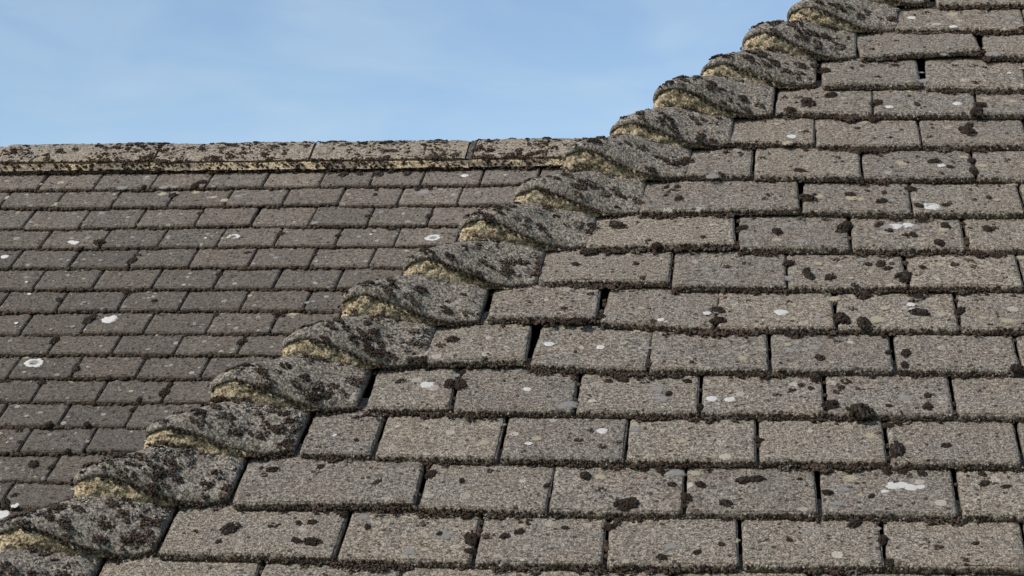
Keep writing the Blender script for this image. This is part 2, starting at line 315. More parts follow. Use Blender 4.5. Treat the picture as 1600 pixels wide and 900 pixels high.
def mat_bonnet():
    t = NT('crusted_hip_tile')
    v = t.coords()
    g = t.noise(v, 250.0, 3.0, 0.75)
    col = t.ramp(g, [(0.36, (0.040, 0.034, 0.028)), (0.5, (0.178, 0.152, 0.123)), (0.66, (0.43, 0.38, 0.315))])
    cr = t.noise(v, 85.0, 5.0, 0.75, 0.5)
    col = t.mix(t.rng(cr, 0.55, 0.62, 0.0, 0.72), col, t.ramp(g, [(0.3, (0.018, 0.015, 0.013)), (0.7, (0.075, 0.066, 0.058))]))
    c2 = t.noise(v, 95.0, 4.0, 0.75, 0.8)
    col = t.mix(t.rng(c2, 0.57, 0.63, 0.0, 0.8), col, (0.38, 0.345, 0.295))
    h = t.math('ADD', t.math('MULTIPLY', g, 0.5), t.math('MULTIPLY', cr, 0.9))
    t.bump(h, 0.9, 0.006)
    return t.done(col, 0.95)
M_BONNET = mat_bonnet()

def mat_ridge():
    t = NT('beige_ridge_tile')
    v = t.coords()
    g = t.noise(v, 190.0, 3.0, 0.7)
    col = t.ramp(g, [(0.34, (0.07, 0.057, 0.044)), (0.5, (0.20, 0.172, 0.137)), (0.66, (0.37, 0.325, 0.26))])
    cr = t.noise(v, 38.0, 5.0, 0.7, 0.5)
    col = t.mix(t.rng(cr, 0.54, 0.62, 0.0, 0.7), col, (0.060, 0.047, 0.036))
    oc = t.noise(v, 22.0, 4.0, 0.65)
    col = t.mix(t.rng(oc, 0.58, 0.68, 0.0, 0.6), col, (0.37, 0.27, 0.12))
    t.bump(t.math('ADD', t.math('MULTIPLY', g, 0.5), cr), 0.7, 0.006)
    return t.done(col, 0.95)
M_RIDGE = mat_ridge()

def mat_mortar(name='ochre_lime_mortar', patchy=0.0):
    t = NT(name)
    v = t.coords()
    g = t.noise(v, 260.0, 3.0, 0.7)
    col = t.ramp(g, [(0.36, (0.085, 0.056, 0.030)), (0.48, (0.36, 0.28, 0.17)), (0.62, (0.61, 0.515, 0.355))])
    cr = t.noise(v, 60.0, 5.0, 0.75, 0.6)
    col = t.mix(t.rng(cr, 0.50, 0.60, 0.0, 0.72), col, (0.07, 0.050, 0.033))
    pl = t.noise(v, 30.0, 3.0, 0.6)
    col = t.mix(t.rng(pl, 0.55, 0.7, 0.0, 0.6), col, (0.36, 0.315, 0.235))
    if patchy:                                            # weathered to the grey of the tiles in places
        gp = t.noise(v, 11.0, 4.0, 0.7)
        col = t.mix(t.rng(gp, 0.46, 0.56, 0.0, patchy), col, t.ramp(g, [(0.35, (0.05, 0.042, 0.034)), (0.65, (0.22, 0.19, 0.15))]))
    t.bump(t.math('ADD', t.math('MULTIPLY', g, 0.6), cr), 0.9, 0.006)
    return t.done(col, 0.95)
M_MORTAR = mat_mortar()
M_RMORTAR = mat_mortar('patchy_ridge_mortar', 0.88)

def mat_moss(name, attr):
    t = NT(name)
    v = t.coords(jitter=False)
    if attr:
        a = t.node('ShaderNodeAttribute'); a.attribute_name = 'tone'
        tone = a.outputs['Fac']
    else:
        tone = t.math('MULTIPLY', t.rand(), 0.69)
    g = t.noise(v, 420.0, 2.0, 0.7)
    col = t.ramp(tone, [(0.0, (0.034, 0.022, 0.016)), (0.28, (0.064, 0.045, 0.034)), (0.45, (0.078, 0.052, 0.039)),
                        (0.60, (0.070, 0.059, 0.045)), (0.72, (0.115, 0.102, 0.090)), (0.84, (0.16, 0.145, 0.125)), (1.0, (0.42, 0.39, 0.34))])
    col = t.mix(1.0, col, t.ramp(g, [(0.3, (0.4, 0.38, 0.36)), (0.5, (1, 1, 1)), (0.75, (2.0, 1.9, 1.75))]), 'MULTIPLY')
    t.bump(g, 1.0, 0.004)
    return t.done(col, 1.0)
M_MOSS = mat_moss('dark_moss', True)
M_CUSHION = mat_moss('moss_cushion', False)

def mat_lichen(name, c0, c1, soft=0.0):
    t = NT(name)
    v = t.coords()
    g = t.noise(v, 240.0, 3.0, 0.7)
    col = t.ramp(g, [(0.32, c0), (0.6, c1)])
    t.bump(g, 0.7, 0.003)
    if soft:                                              # thin film that fades out at its margin
        sp = t.node('ShaderNodeVectorMath'); sp.operation = 'LENGTH'
        fl = t.node('ShaderNodeVectorMath'); fl.operation = 'MULTIPLY'; fl.inputs[1].default_value = (1, 1, 0)
        tc = t.node('ShaderNodeTexCoord')
        t.t.links.new(tc.outputs['Object'], fl.inputs[0]); t.t.links.new(fl.outputs[0], sp.inputs[0])
        n2 = t.noise(t.node('ShaderNodeNewGeometry').outputs['Position'], 330.0, 2.0, 0.7)
        n3 = t.noise(t.node('ShaderNodeNewGeometry').outputs['Position'], 95.0, 2.0, 0.6)
        rr = t.math('ADD', sp.outputs['Value'], t.math('MULTIPLY', t.math('SUBTRACT', n2, 0.5), 1.3))
        rr = t.math('ADD', rr, t.math('MULTIPLY', t.math('SUBTRACT', n3, 0.5), 1.1))
        t.put(t.bsdf, 'Alpha', t.math('MULTIPLY', t.rng(rr, 1.12, 0.78, 0.0, 1.0), t.rng(sp.outputs['Value'], 0.25, 0.6, 0.35, 1.0) if 'ring' in name else 1.0) if soft == 1.0 else t.rng(rr, 1.05, 0.40, 0.0, soft))
    return t.done(col, 0.95)
M_LICHEN = {'w': mat_lichen('white_lichen', (0.40, 0.385, 0.355), (0.76, 0.74, 0.70), 1.0),
            'r': mat_lichen('white_ring_lichen', (0.40, 0.385, 0.355), (0.76, 0.74, 0.70), 1.0),
            'c': mat_lichen('cream_lichen', (0.24, 0.20, 0.14), (0.52, 0.46, 0.33), 0.95),
            'g': mat_lichen('grey_lichen', (0.20, 0.19, 0.175), (0.42, 0.40, 0.37), 0.75)}

def mat_plain(name, c, rough=0.9, scale=30.0):
    t = NT(name)
    v = t.coords(jitter=False)
    n = t.noise(v, scale, 4.0)
    return t.done(t.mix(n, tuple(x * 0.7 for x in c), tuple(x * 1.3 for x in c)), rough)
M_DECK = mat_plain('bitumen_felt', (0.018, 0.016, 0.015))
M_GRASS = mat_plain('lawn', (0.05, 0.075, 0.025), 0.95, 3.0)
M_WALL = mat_plain('limestone_wall', (0.38, 0.32, 0.22), 0.95, 8.0)
M_STRAW = mat_plain('dry_straw', (0.62, 0.50, 0.28), 0.8, 90.0)

# ---------------------------------------------------------------- roof frames
def frame(yaw, pitch, dist):
    e = Vector((math.cos(yaw), math.sin(yaw), 0))
    h = Vector((-math.sin(yaw), math.cos(yaw), 0))
    u = h * math.cos(pitch) + Vector((0, 0, math.sin(pitch)))
    n = e.cross(u)
    m = Matrix((e, u, n)).transposed().to_4x4()
    m.translation = (0, dist, EYE)
    return m
NEAR = frame(-0.124690, 0.729819, 2.463627)
FAR = frame(-0.172696, 0.745008, 4.359244)
G1, G2 = 0.100237, 0.098579
V1, V2 = -0.023763, 1.581153
THICK = 0.0118
TILT = math.asin(0.0128 / 0.1)
HIP0, HIPS = -0.533, 0.702                   # hip line on the near plane: e = HIP0 + HIPS * (u - 0.0765)
def hip_e(u): return HIP0 + HIPS * (u - 0.0765)

def npm(m): return np.array(m)

# ---------------------------------------------------------------- tile mesh
def axis(length, step, r, both=True):
    a = [0.0, r * 0.35, r]
    n = max(2, int(round((length - 2 * r) / step)))
    a += [r + (length - 2 * r) * i / n for i in range(1, n)]
    a += [length - r, length - r * 0.35, length] if both else [length]
    return np.array(a)

def tile_mesh(name, w, length, th, step, seed, material, chip=1.0, fine_to=0.108):
    r = 0.0034
    xs = axis(w, step, r)
    yv = axis(fine_to, step, r, False)
    ys = np.concatenate((yv, [fine_to + 0.012, length]))
    zs = np.array([-th, -th * 0.72, -th * 0.42, -th * 0.16, 0.0])
    nx, ny, nz = len(xs), len(ys), len(zs)
    idx = -np.ones((nx, ny, nz), int)
    pts = []
    def vid(i, j, k):
        if idx[i, j, k] < 0:
            idx[i, j, k] = len(pts)
            pts.append((xs[i], ys[j], zs[k]))
        return idx[i, j, k]
    faces = []
    K = nz - 1
    for i in range(nx - 1):
        for j in range(ny - 1):
            faces.append((vid(i, j, K), vid(i + 1, j, K), vid(i + 1, j + 1, K), vid(i, j + 1, K)))
    for i in range(nx - 1):
        for k in range(K):
            faces.append((vid(i, 0, k), vid(i + 1, 0, k), vid(i + 1, 0, k + 1), vid(i, 0, k + 1)))
    for j in range(ny - 1):
        for k in range(K):
            faces.append((vid(0, j + 1, k), vid(0, j, k), vid(0, j, k + 1), vid(0, j + 1, k + 1)))
            faces.append((vid(nx - 1, j, k), vid(nx - 1, j + 1, k), vid(nx - 1, j + 1, k + 1), vid(nx - 1, j, k + 1)))
    bottom = [vid(0, 0, 0)] + [vid(0, j, 0) for j in range(1, ny)] + [vid(nx - 1, j, 0) for j in range(ny - 1, 0, -1)] + [vid(i, 0, 0) for i in range(nx - 1, 0, -1)]
    faces.append(tuple(bottom))
    P = np.array(pts)
    q = P.copy()
    q[:, 0] = np.clip(P[:, 0], r, w - r)
    q[:, 1] = np.maximum(P[:, 1], r)
    q[:, 2] = np.minimum(P[:, 2], -r)
    d = P - q
    ln = np.linalg.norm(d, axis=1, keepdims=True)
    nrm = np.where(ln > 1e-9, d / np.maximum(ln, 1e-9), 0.0)
    P2 = np.where(ln > 1e-9, q + nrm * np.minimum(ln, r), P)
    S = P + np.array([seed * 0.37, seed * 0.91, seed * 0.13])
    edge = np.clip((ln[:, 0] / r - 1.0) / 0.4, 0, 1)
    tail = np.clip(1 - P[:, 1] / 0.006, 0, 1)
    amp = 0.0007 * vnoise(S, 55, 1) + 0.00045 * vnoise(S, 190, 2)
    amp = amp + (0.0011 * vnoise(S, 130, 3) + 0.0009 * vnoise(S, 300, 4)) * tail * chip
    amp = amp - edge * chip * (0.0010 + 0.0014 * np.maximum(0, vnoise(S, 90, 5)) + 0.0030 * np.maximum(0, vnoise(S, 38, 6) - 0.35))
    P2 = P2 + nrm * amp[:, None]
    # slight bow and wander of the tail edge
    P2[:, 1] += (0.0012 * vnoise(S * [1, 0, 0], 22, 7)) * np.clip(1 - P[:, 1] / 0.03, 0, 1) * chip
    P2[:, 2] += 0.0007 * vnoise(S, 14, 8)
    return make_mesh(name, P2, faces, material)

def tile_matrix(plane, e, u, slope, lift=0.0, tilt=TILT, tw=0.0):
    return plane @ Matrix.Translation((e, u, lift)) @ Matrix.Rotation(math.atan(slope), 4, 'Z') @ Matrix.Rotation(tw, 4, 'Y') @ Matrix.Rotation(-tilt, 4, 'X')

# ---------------------------------------------------------------- small organic lumps, gathered into one mesh
ICO = {}
for lv in (1, 2, 3, 4):
    bm = bmesh.new()
    bmesh.ops.create_icosphere(bm, subdivisions=lv, radius=1.0)
    bm.verts.ensure_lookup_table()
    ICO[lv] = (np.array([v.co[:] for v in bm.verts]), np.array([[v.index for v in f.verts] for f in bm.faces]))
    bm.free()

POOL = {}
class Lumps:
    def __init__(self): self.v, self.f, self.t, self.n = [], [], [], 0
    def add(self, centre, basis, r, flat=0.7, tone=0.3, lv=2, fuzz=0.18, stretch=1.0):
        """basis: 3x3 with columns x, y, normal"""
        V, F = ICO[lv]
        a = random.uniform(0, 6.2832)
        ca, sa = math.cos(a), math.sin(a)
        pool = POOL.setdefault((lv, round(fuzz, 2)), [])
        if len(pool) < 48:
            k = V + RNG.uniform(-50, 50, 3)
            pool.append(V * (1 + 0.28 * vnoise(k, 1.7, 11) + fuzz * RNG.uniform(-1, 1, len(V)))[:, None])
            P = pool[-1]
        else:
            P = random.choice(pool)
        s1, s2_, s3 = r * stretch, r / stretch ** 0.5, r * flat
        M = np.array([[ca * s1, -sa * s2_, 0], [sa * s1, ca * s2_, 0], [0, 0, s3]])
        self.v.append(P @ (basis @ M).T + centre)
        self.f.append(F + self.n)
        self.t.append(np.full(len(V), tone))
        self.n += len(V)
    def build(self, name, material):
        return make_mesh(name, np.concatenate(self.v), np.concatenate(self.f), material, True, np.concatenate(self.t))

def brown(): return float(np.clip(RNG.choice([RNG.uniform(0, 0.35), RNG.uniform(0.3, 0.62), RNG.uniform(0.6, 0.8)], p=[0.55, 0.33, 0.12]), 0, 1))

near_moss, far_moss = Lumps(), Lumps()

def clump(L, centre, B, R, tone, flat=0.75, stretch=1.4):
    """a ragged cushion made of many small lumps"""
    n = int(min(40, max(3, (R / 0.0022) ** 2 * 1.5)))
    a0 = random.uniform(0, 6.28)
    for _ in range(n):
        rr = R * math.sqrt(random.random()); an = random.uniform(0, 6.28)
        x, y = rr * math.cos(an) * stretch ** 0.5, rr * math.sin(an) / stretch ** 0.5
        x, y = x * math.cos(a0) - y * math.sin(a0), x * math.sin(a0) + y * math.cos(a0)
        z = R * 0.42 * flat * (1 - (rr / R) ** 2)
        L.add(centre + B @ np.array([x, y, z]), B, random.uniform(0.0011, 0.0022) * (1 + 22 * R), flat, float(np.clip(tone + random.uniform(-.14, .14), 0, 1)), 1 if R < 0.0105 else 2, 0.24)


# ================================================================ setting
gv = [(-900, -900, 0), (900, -900, 0), (900, 900, 0), (-900, 900, 0)]
tag(link('ground', make_mesh('ground', gv, [(0, 1, 2, 3)], M_GRASS, False)), kind='structure')

def slab(pts, n, th):
    a = [Vector(p) for p in pts]
    b = [p - n * th for p in a]
    k = len(a)
    faces = [tuple(range(k)), tuple(range(2 * k - 1, k - 1, -1))]
    faces += [(i, k + i, k + (i + 1) % k, (i + 1) % k) for i in range(k)]
    return [p[:] for p in a + b], faces

# ================================================================ near roof
def thing(name, loc, label, category, group=None):
    o = bpy.data.objects.new(name, None)
    COL.objects.link(o)
    o.empty_display_size = 0.2
    o.matrix_basis = Matrix.Translation(loc)
    return tag(o, label, category, 'thing', group)

near_roof = thing('tiled_roof', (NEAR @ Vector((0.2, -0.55, -0.1)))[:],
                  'nearer hipped roof of grey-brown tiles, stepped mortared hip tiles rising to the right', 'roof')
NEAR_NP = npm(NEAR)
NB = NEAR_NP[:3, :3]

E1 = Vector(NEAR.col[0][:3]); U1 = Vector(NEAR.col[1][:3]); N1 = Vector(NEAR.col[2][:3])
HV = E1 * HIPS + U1                                       # along the hip, per metre of near slope
H1 = Vector((-E1.y, E1.x, 0))
E2 = H1                                                   # eaves of the hidden hip face run back from the hip
PT2 = math.atan2(U1.z, HIPS)
# on the hidden face: HV = s2 * E2 + t2 * U2
U2 = (E1 * math.cos(PT2) + Vector((0, 0, math.sin(PT2))))
t2 = HV.z / U2.z
s2 = HV.dot(E2)
N2 = U2.cross(E2).normalized()
if N2.z < 0: N2 = -N2

rows = {}
for k, (u0, tiles) in enumerate(NEAR_ROWS):
    rows[k] = (u0, list(tiles))
def filler(k, joints):
    u0 = V1 + G1 * k
    rows[k] = (u0, [(joints[i], joints[i + 1], random.uniform(-.003, .003), random.uniform(-.003, .003)) for i in range(len(joints) - 1)])
filler(-1, [-0.508, -0.305, -0.127, 0.04, 0.205, 0.37, 0.54, 0.708, 0.876, 1.044])
for k in (-2, -3, -4, -5):
    g0 = hip_e(V1 + G1 * k) + 0.165
    j0 = (-0.21 if k % 2 == 0 else -0.127) - 0.168 * 3
    js = [g0] + [j0 + 0.168 * i for i in range(12) if g0 + 0.07 < j0 + 0.168 * i < 1.1]
    filler(k, js)
filler(14, [0.541, 0.772, 0.94, 1.108])
filler(15, [0.620, 0.856, 1.024])
for k in (16, 17, 18):
    g0 = hip_e(V1 + G1 * k) + 0.165
    filler(k, [g0, g0 + 0.12 + 0.084 * (k % 2), g0 + 0.29 + 0.084 * (k % 2), g0 + 0.46 + 0.084 * (k % 2)])

for k, (u0, tl) in rows.items():                         # carry the courses on past the right of the picture
    while tl[-1][1] < 1.34:
        tl.append((tl[-1][1], tl[-1][1] + 0.168, tl[-1][3], random.uniform(-.003, .003)))
TWIST = {(12, 0): (0.0, 0.002), (13, 0): (-0.006, 0.002), (7, 0): (-0.008, 0.001), (6, 0): (-0.008, 0.001), (8, 0): (-0.008, 0.001),
         (5, 0): (-0.010, 0.001), (4, 0): (-0.010, 0.001), (1, 0): (-0.006, 0.001), (9, 1): (-0.008, 0.001)}
sd = 1
for k in sorted(rows):
    u0, tiles = rows[k]
    seen = -1 <= k <= 15
    for i, (a, b, ul, ur) in enumerate(tiles):
        sd += 1
        gap = random.uniform(0.0028, 0.0058)
        if k == 11 and i == 0: pass
        if (k, i) in ((12, 0),): gap = 0.011
        fine = seen and a < 0.80
        w = b - a - gap
        tw, lift = TWIST.get((k, i), (random.uniform(-.004, .004), 0.0))
        me = tile_mesh('tile', w, 0.142, THICK, 0.0045 if fine else 0.012, sd, M_TILE, 1.0)
        mt = tile_matrix(NEAR, a + gap / 2, u0 + ul, (ur - ul) / (b - a) + random.uniform(-.004, .004), lift + random.uniform(-.0006, .0006), TILT, tw)
        link('tile', me, near_roof, mt)
        if not fine: continue
        # moss and crumbs along the tail of the tile
        T = npm(mt); B = T[:3, :3]; O = T[:3, 3]
        x = 0.0
        while x < w:
            c = np.array([[a + x, u0, 0.0]])
            dens = 0.42 + 0.75 * vnoise(c, 13, 21)[0] + 0.3 * vnoise(c, 60, 22)[0]
            x += random.uniform(0.0016, 0.0042)
            for _ in range(random.choice((1, 2, 3)) if dens < 0.35 else random.choice((2, 3, 4))):     # grit and crumbs on the tail face
                p = np.array([x + random.uniform(-.002, .002), random.uniform(-0.0014, 0.0002), -THICK * random.uniform(0.12, 1.0) ** 0.8])
                tn = random.uniform(0.0, 0.62) if random.random() < 0.84 else random.uniform(0.7, 0.93)
                near_moss.add(O + B @ p, B, random.uniform(0.0009, 0.0024), 0.9, tn, 1, 0.25)
            if random.random() < max(0.05, dens * 0.55):
                r = random.uniform(0.0018, 0.0036)
                p = np.array([x, -r * random.uniform(0.1, 0.8), -THICK * random.uniform(0.7, 1.05)])
                near_moss.add(O + B @ p, B, r, 0.85, brown() * 0.9, 1 if r < 0.0024 else 2, 0.28)
            if random.random() < max(0.0, dens - 0.2) * (0.44 if k >= 5 else 0.36):   # ragged cushions hanging over the edge
                R = random.uniform(0.0035, 0.0075) * (0.6 + 0.7 * dens) * (1.2 if k >= 5 else 1.0)
                clump(near_moss, O + B @ np.array([x, -R * random.uniform(0.15, 0.6), -THICK + R * 0.25]), B, R, random.choice((random.uniform(0, .35), random.uniform(0, .35), random.uniform(.3, .72))), 0.8, 1.5)
        # moss lodged in the joint
        if i > 0 and random.random() < 0.6:
            for _ in range(random.randint(1, 6)):
                r = random.uniform(0.0018, 0.0045)
                p = np.array([-gap / 2 + random.uniform(-.0015, .0015), random.uniform(0.0, 0.1), -random.uniform(0.001, 0.006)])
                near_moss.add(O + B @ p, B, r, 0.9, random.uniform(0, 0.5), 2, 0.2)
        # scattered tiny cushions on the face, mostly high up where the next course drips
        for _ in range(random.randint(6, 18) + (10 if k >= 5 else 0)):
            y = 0.098 * (1 - random.random() ** 2.2)
            p = np.array([random.uniform(0.006, w - 0.006), y, -0.0004])
            r = random.uniform(0.0010, 0.0028)
            if random.random() < 0.24: clump(near_moss, O + B @ p, B, random.uniform(0.0028, 0.0068), brown(), 0.85)
            else: near_moss.add(O + B @ p, B, r, 0.5, brown() if random.random() < 0.8 else random.uniform(0.85, 1.0), 1, 0.2, random.uniform(1, 1.6))

# tiles of the hip face that turns away from the camera
HIPF = Matrix((E2, U2, -N2 if False else N2)).transposed().to_4x4()
O_ref = NEAR @ Vector((hip_e(V1), V1, 0))                 # hip point at row 0
shared = [tile_mesh('tile', 0.163, 0.142, THICK, 0.010, 900 + i, M_TILE, 1.0) for i in range(4)]
for k in range(-4, 18):
    hp = O_ref + HV * (G1 * k)
    for i in range(3):
        off = 0.167 + 0.168 * i + (0.084 if k % 2 else 0.0)
        mt = HIPF.copy(); mt.translation = hp
        # the frame (E2, U2, N2) is left-handed, so lay the tile with x towards the hip
        R = Matrix((-E2, U2, N2)).transposed().to_4x4()
        R.translation = hp + E2 * (off + 0.163)
        link('tile', random.choice(shared), near_roof, R @ Matrix.Rotation(-TILT, 4, 'X'))

# underlay below the tiles
for pts, n in (([NEAR @ Vector((hip_e(-0.56), -0.56, -0.05)), NEAR @ Vector((1.36, -0.56, -0.05)), NEAR @ Vector((1.36, 1.92, -0.05)), NEAR @ Vector((hip_e(1.92), 1.92, -0.05))], N1),
               ([O_ref + HV * (-0.54) - N2 * 0.052, O_ref + HV * 1.94 - N2 * 0.052, O_ref + HV * 1.94 + E2 * 0.75 - N2 * 0.052, O_ref + HV * (-0.54) + E2 * 0.75 - N2 * 0.052], N2)):
    v, f = slab(pts, n, 0.02)
    link('underlay', make_mesh('underlay', v, f, M_DECK, False), near_roof, Matrix.Identity(4))

# ---------------------------------------------------------------- bonnet hip tiles
BD = 0.1610                                                # reach of a wing along the course
BL = 0.165                                                # length up the slope
BT = 0.0095
HIP_H = 0.0766
NH = (N1 + N2).normalized()
def rounded(s, r=0.292):
    return (s + np.sqrt(s * s + r * r)) / (1 + math.sqrt(1 + r * r))
def bonnet_surface(S, Bv, seed, H0):
    """outer surface of a hip tile relative to its hip point; S -1..1 round the hip, Bv metres up the slope"""
    W = BD - HIPS * Bv
    W2 = (BD - s2 * Bv)
    X = np.maximum(W, 0.02) * rounded(S)
    Y = np.maximum(W2, 0.02) * rounded(-S)
    lift = np.interp(Bv, [0, 0.1, BL], [H0, H0 * 0.42, H0 * 0.22])
    q = S - 0.236
    g = np.clip(1 - (q / np.where(q > 0, 0.764, 1.236)) ** 2, 0, 1) ** 3.39
    fwd = np.clip(1 - S * S, 0, 1) ** 1.27
    base = Bv[:, None] * np.array(HV) + X[:, None] * np.array(E1) + Y[:, None] * np.array(E2)
    base = base + np.clip((S - 0.15) / 0.85, 0, 1)[:, None] * np.array(U1) * 0.010
    low = -0.128 * Bv
    return base + np.array(NH) * (lift * g + low)[:, None] - np.array(HV.normalized()) * (0.0522 * fwd)[:, None]

def bonnet(hp, seed, fine, mossy=1.0):
    H0 = HIP_H * random.uniform(0.90, 1.05)
    ns, nb = (64, 34) if fine else (24, 10)
    s = np.linspace(-1, 1, ns)
    b = np.concatenate(([0.0, 0.0008, 0.0025], np.linspace(0.005, BL, nb - 3)))
    SS, BB = np.meshgrid(s, b, indexing='ij')
    P = bonnet_surface(SS.ravel(), BB.ravel(), seed, H0).reshape(ns, nb, 3)
    ds = np.gradient(P, axis=0); db = np.gradient(P, axis=1)
    N = np.cross(ds, db); N /= np.maximum(np.linalg.norm(N, axis=2, keepdims=True), 1e-12)
    if N[ns // 2, nb // 2] @ np.array(NH) < 0: N = -N
    k = P.reshape(-1, 3) + seed * 0.71
    amp = (0.0017 * vnoise(k, 45, 31) + 0.0012 * vnoise(k, 120, 32) + 0.0008 * vnoise(k, 260, 33)).reshape(ns, nb)
    body = np.clip((SS + 0.25) / 0.55, 0, 1) * np.clip((1.12 - SS) / 0.3, 0, 1)
    body = body * body * (3 - 2 * body)
    rise = np.clip((BB - 0.02) / 0.09, 0, 1)
    amp = amp + body * (0.0120 * (1 - np.exp(-BB / 0.016)) + 0.0050 * rise * rise * (3 - 2 * rise)) + 0.0018 * vnoise(k, 16, 36).reshape(ns, nb) * (1 - np.exp(-BB / 0.01))
    edge = np.exp(-BB / 0.0022)
    amp = amp - 0.0028 * edge
    top = P + N * amp[..., None]
    # ragged mouth
    ragged = 0.0022 * vnoise(P[:, 0] + seed, 60, 34) + 0.0012 * vnoise(P[:, 0] + seed, 170, 35)
    top -= (np.array(HV.normalized())[None, None, :] * ragged[:, None, None]) * np.exp(-BB / 0.02)[..., None]
    inn = P - N * BT
    verts = np.concatenate((top.reshape(-1, 3), inn.reshape(-1, 3)))
    off = ns * nb
    I = lambda i, j: i * nb + j
    faces = []
    for i in range(ns - 1):
        for j in range(nb - 1):
            faces.append((I(i, j), I(i + 1, j), I(i + 1, j + 1), I(i, j + 1)))
            faces.append((off + I(i, j + 1), off + I(i + 1, j + 1), off + I(i + 1, j), off + I(i, j)))
        faces.append((I(i + 1, 0), I(i, 0), off + I(i, 0), off + I(i + 1, 0)))
        faces.append((I(i, nb - 1), I(i + 1, nb - 1), off + I(i + 1, nb - 1), off + I(i, nb - 1)))
    for j in range(nb - 1):
        faces.append((I(0, j), I(0, j + 1), off + I(0, j + 1), off + I(0, j)))
        faces.append((I(ns - 1, j + 1), I(ns - 1, j), off + I(ns - 1, j), off + I(ns - 1, j + 1)))
    me = make_mesh('hip_tile', verts, faces, M_BONNET)
    o = link('hip_tile', me, near_roof, Matrix.Translation(hp))
    # bedding mortar filling the mouth
    ms, mt_ = (96, 16) if fine else (20, 3)
    s = np.linspace(-0.93, 0.80, ms)
    hn = np.array(HV.normalized())
    back = 0.004
    up_edge = bonnet_surface(s, np.full(ms, back), seed, H0) - np.array(NH) * (BT * 0.8)
    lowp = bonnet_surface(s, np.full(ms, G1 + back - 0.002), seed, HIP_H) - np.array(HV) * G1 + np.array(NH) * (0.0 + 0.010 * np.clip((s + 0.25) / 0.55, 0, 1) * np.clip((1.12 - s) / 0.3, 0, 1))[:, None]
    t = np.linspace(0, 1, mt_)
    F = up_edge[:, None, :] * (1 - t)[None, :, None] + lowp[:, None, :] * t[None, :, None]
    q = F.reshape(-1, 3) + seed * 1.3
    bulge = (0.0030 * vnoise(q, 60, 41) + 0.0032 * vnoise(q, 150, 42) + 0.0032 * vnoise(q, 330, 43)).reshape(ms, mt_)
    bulge = bulge + 0.004 + 0.004 * np.sin(np.linspace(0, math.pi, mt_))[None, :] + 0.006 * t[None, :] ** 2
    F = F - hn * bulge[..., None]
    up2 = bonnet_surface(s, np.full(ms, 0.034), seed, H0) - np.array(NH) * (BT * 1.8)
    low2 = up2 - np.array(NH) * 0.03
    Bk = up2[:, None, :] * (1 - t)[None, :, None] + low2[:, None, :] * t[None, :, None]
    verts = np.concatenate((F.reshape(-1, 3), Bk.reshape(-1, 3)))
    off = ms * mt_
    J = lambda i, j: i * mt_ + j
    faces = []
    for i in range(ms - 1):
        for j in range(mt_ - 1):
            faces.append((J(i, j), J(i, j + 1), J(i + 1, j + 1), J(i + 1, j)))
        faces.append((J(i, 0), J(i + 1, 0), off + J(i + 1, 0), off + J(i, 0)))
        faces.append((J(i + 1, mt_ - 1), J(i, mt_ - 1), off + J(i, mt_ - 1), off + J(i + 1, mt_ - 1)))
    mo = link('mortar', make_mesh('mortar', verts, faces, M_MORTAR), o, Matrix.Translation(hp))
    if not fine: return
    hpn = np.array(hp)
    # cushions and crusts on the outside
    for _ in range(int(125 * mossy)):
        ss = random.uniform(-0.45, 1.0); bb = random.uniform(0.001, 0.112)
        pt = bonnet_surface(np.array([ss]), np.array([bb]), seed, H0)[0]
        ii = int((ss + 1) / 2 * (ns - 1)); jj = int(np.argmin(abs(b - bb)))
        nn = N[ii, jj]; pt = top[ii, jj]
        tx = np.cross(nn, [0, 0, 1.0]); tx /= np.linalg.norm(tx); Bm = np.stack([tx, np.cross(nn, tx), nn], 1)
        d = vnoise(np.array([[ss * 0.1 + seed, bb, 0.0]]), 28, 51)[0]
        low = (ss > 0.15) * (bb < 0.055)
        if random.random() > 0.42 + 0.7 * d + 0.35 * low + 0.2 * (mossy > 1): continue
        pale = random.random() < 0.52 and not low
        clump(near_moss, hpn + pt, Bm, random.uniform(0.0022, 0.0085) * (1.2 if low else 1.0), random.uniform(0.80, 0.97) if pale else random.choice((random.uniform(0, .2), random.uniform(0, .3), random.uniform(.56, .78), random.uniform(.3, .5))), 0.35 if pale else 0.7)
    # moss and crumbs under the mouth
    for _ in range(int(80 * mossy)):
        i = random.randint(int(ms * 0.30), ms - 1); j = random.choice((mt_ - 1, mt_ - 1, mt_ - 2, mt_ * 3 // 4, mt_ // 2))
        if s[i] < 0.2 and random.random() < 0.66: continue
        clump(near_moss, hpn + F[i, j] - hn * random.uniform(0, 0.002), NB, random.uniform(0.002, 0.0065), brown() * 0.85, 0.8)
    # grit and moss along the tail of the wing and in the gap beside it
    for _ in range(150):
        ss = random.uniform(0.35, 1.0)
        pt = bonnet_surface(np.array([ss]), np.array([0.0]), seed, H0)[0]
        pt = top[int((ss + 1) / 2 * (ns - 1)), 0]
        near_moss.add(hpn + pt - np.array(NH) * random.uniform(0.0, 0.010) - np.array(U1) * random.uniform(0, 0.002), NB, random.uniform(0.001, 0.0026), 0.9, brown() * 0.85, 1, 0.28)
    for _ in range(6):
        ss = random.uniform(0.55, 1.0)
        pt = bonnet_surface(np.array([ss]), np.array([0.0]), seed, H0)[0]
        clump(near_moss, hpn + pt - np.array(NH) * 0.009, NB, random.uniform(0.0025, 0.0055), random.uniform(0, 0.4), 0.8)

for k in range(-4, 18):
    hp = NEAR @ Vector((hip_e(V1 + G1 * k), V1 + G1 * k, 0.0))
    hp = hp + E1 * random.uniform(-.004, .003) + NH * random.uniform(-.003, .003) + HV * random.uniform(-.004, .004)
    bonnet(hp, 3.0 + k * 1.7, -1 <= k <= 15, 1.9 if k <= 1 else 1.4 if k <= 4 else 1.0)

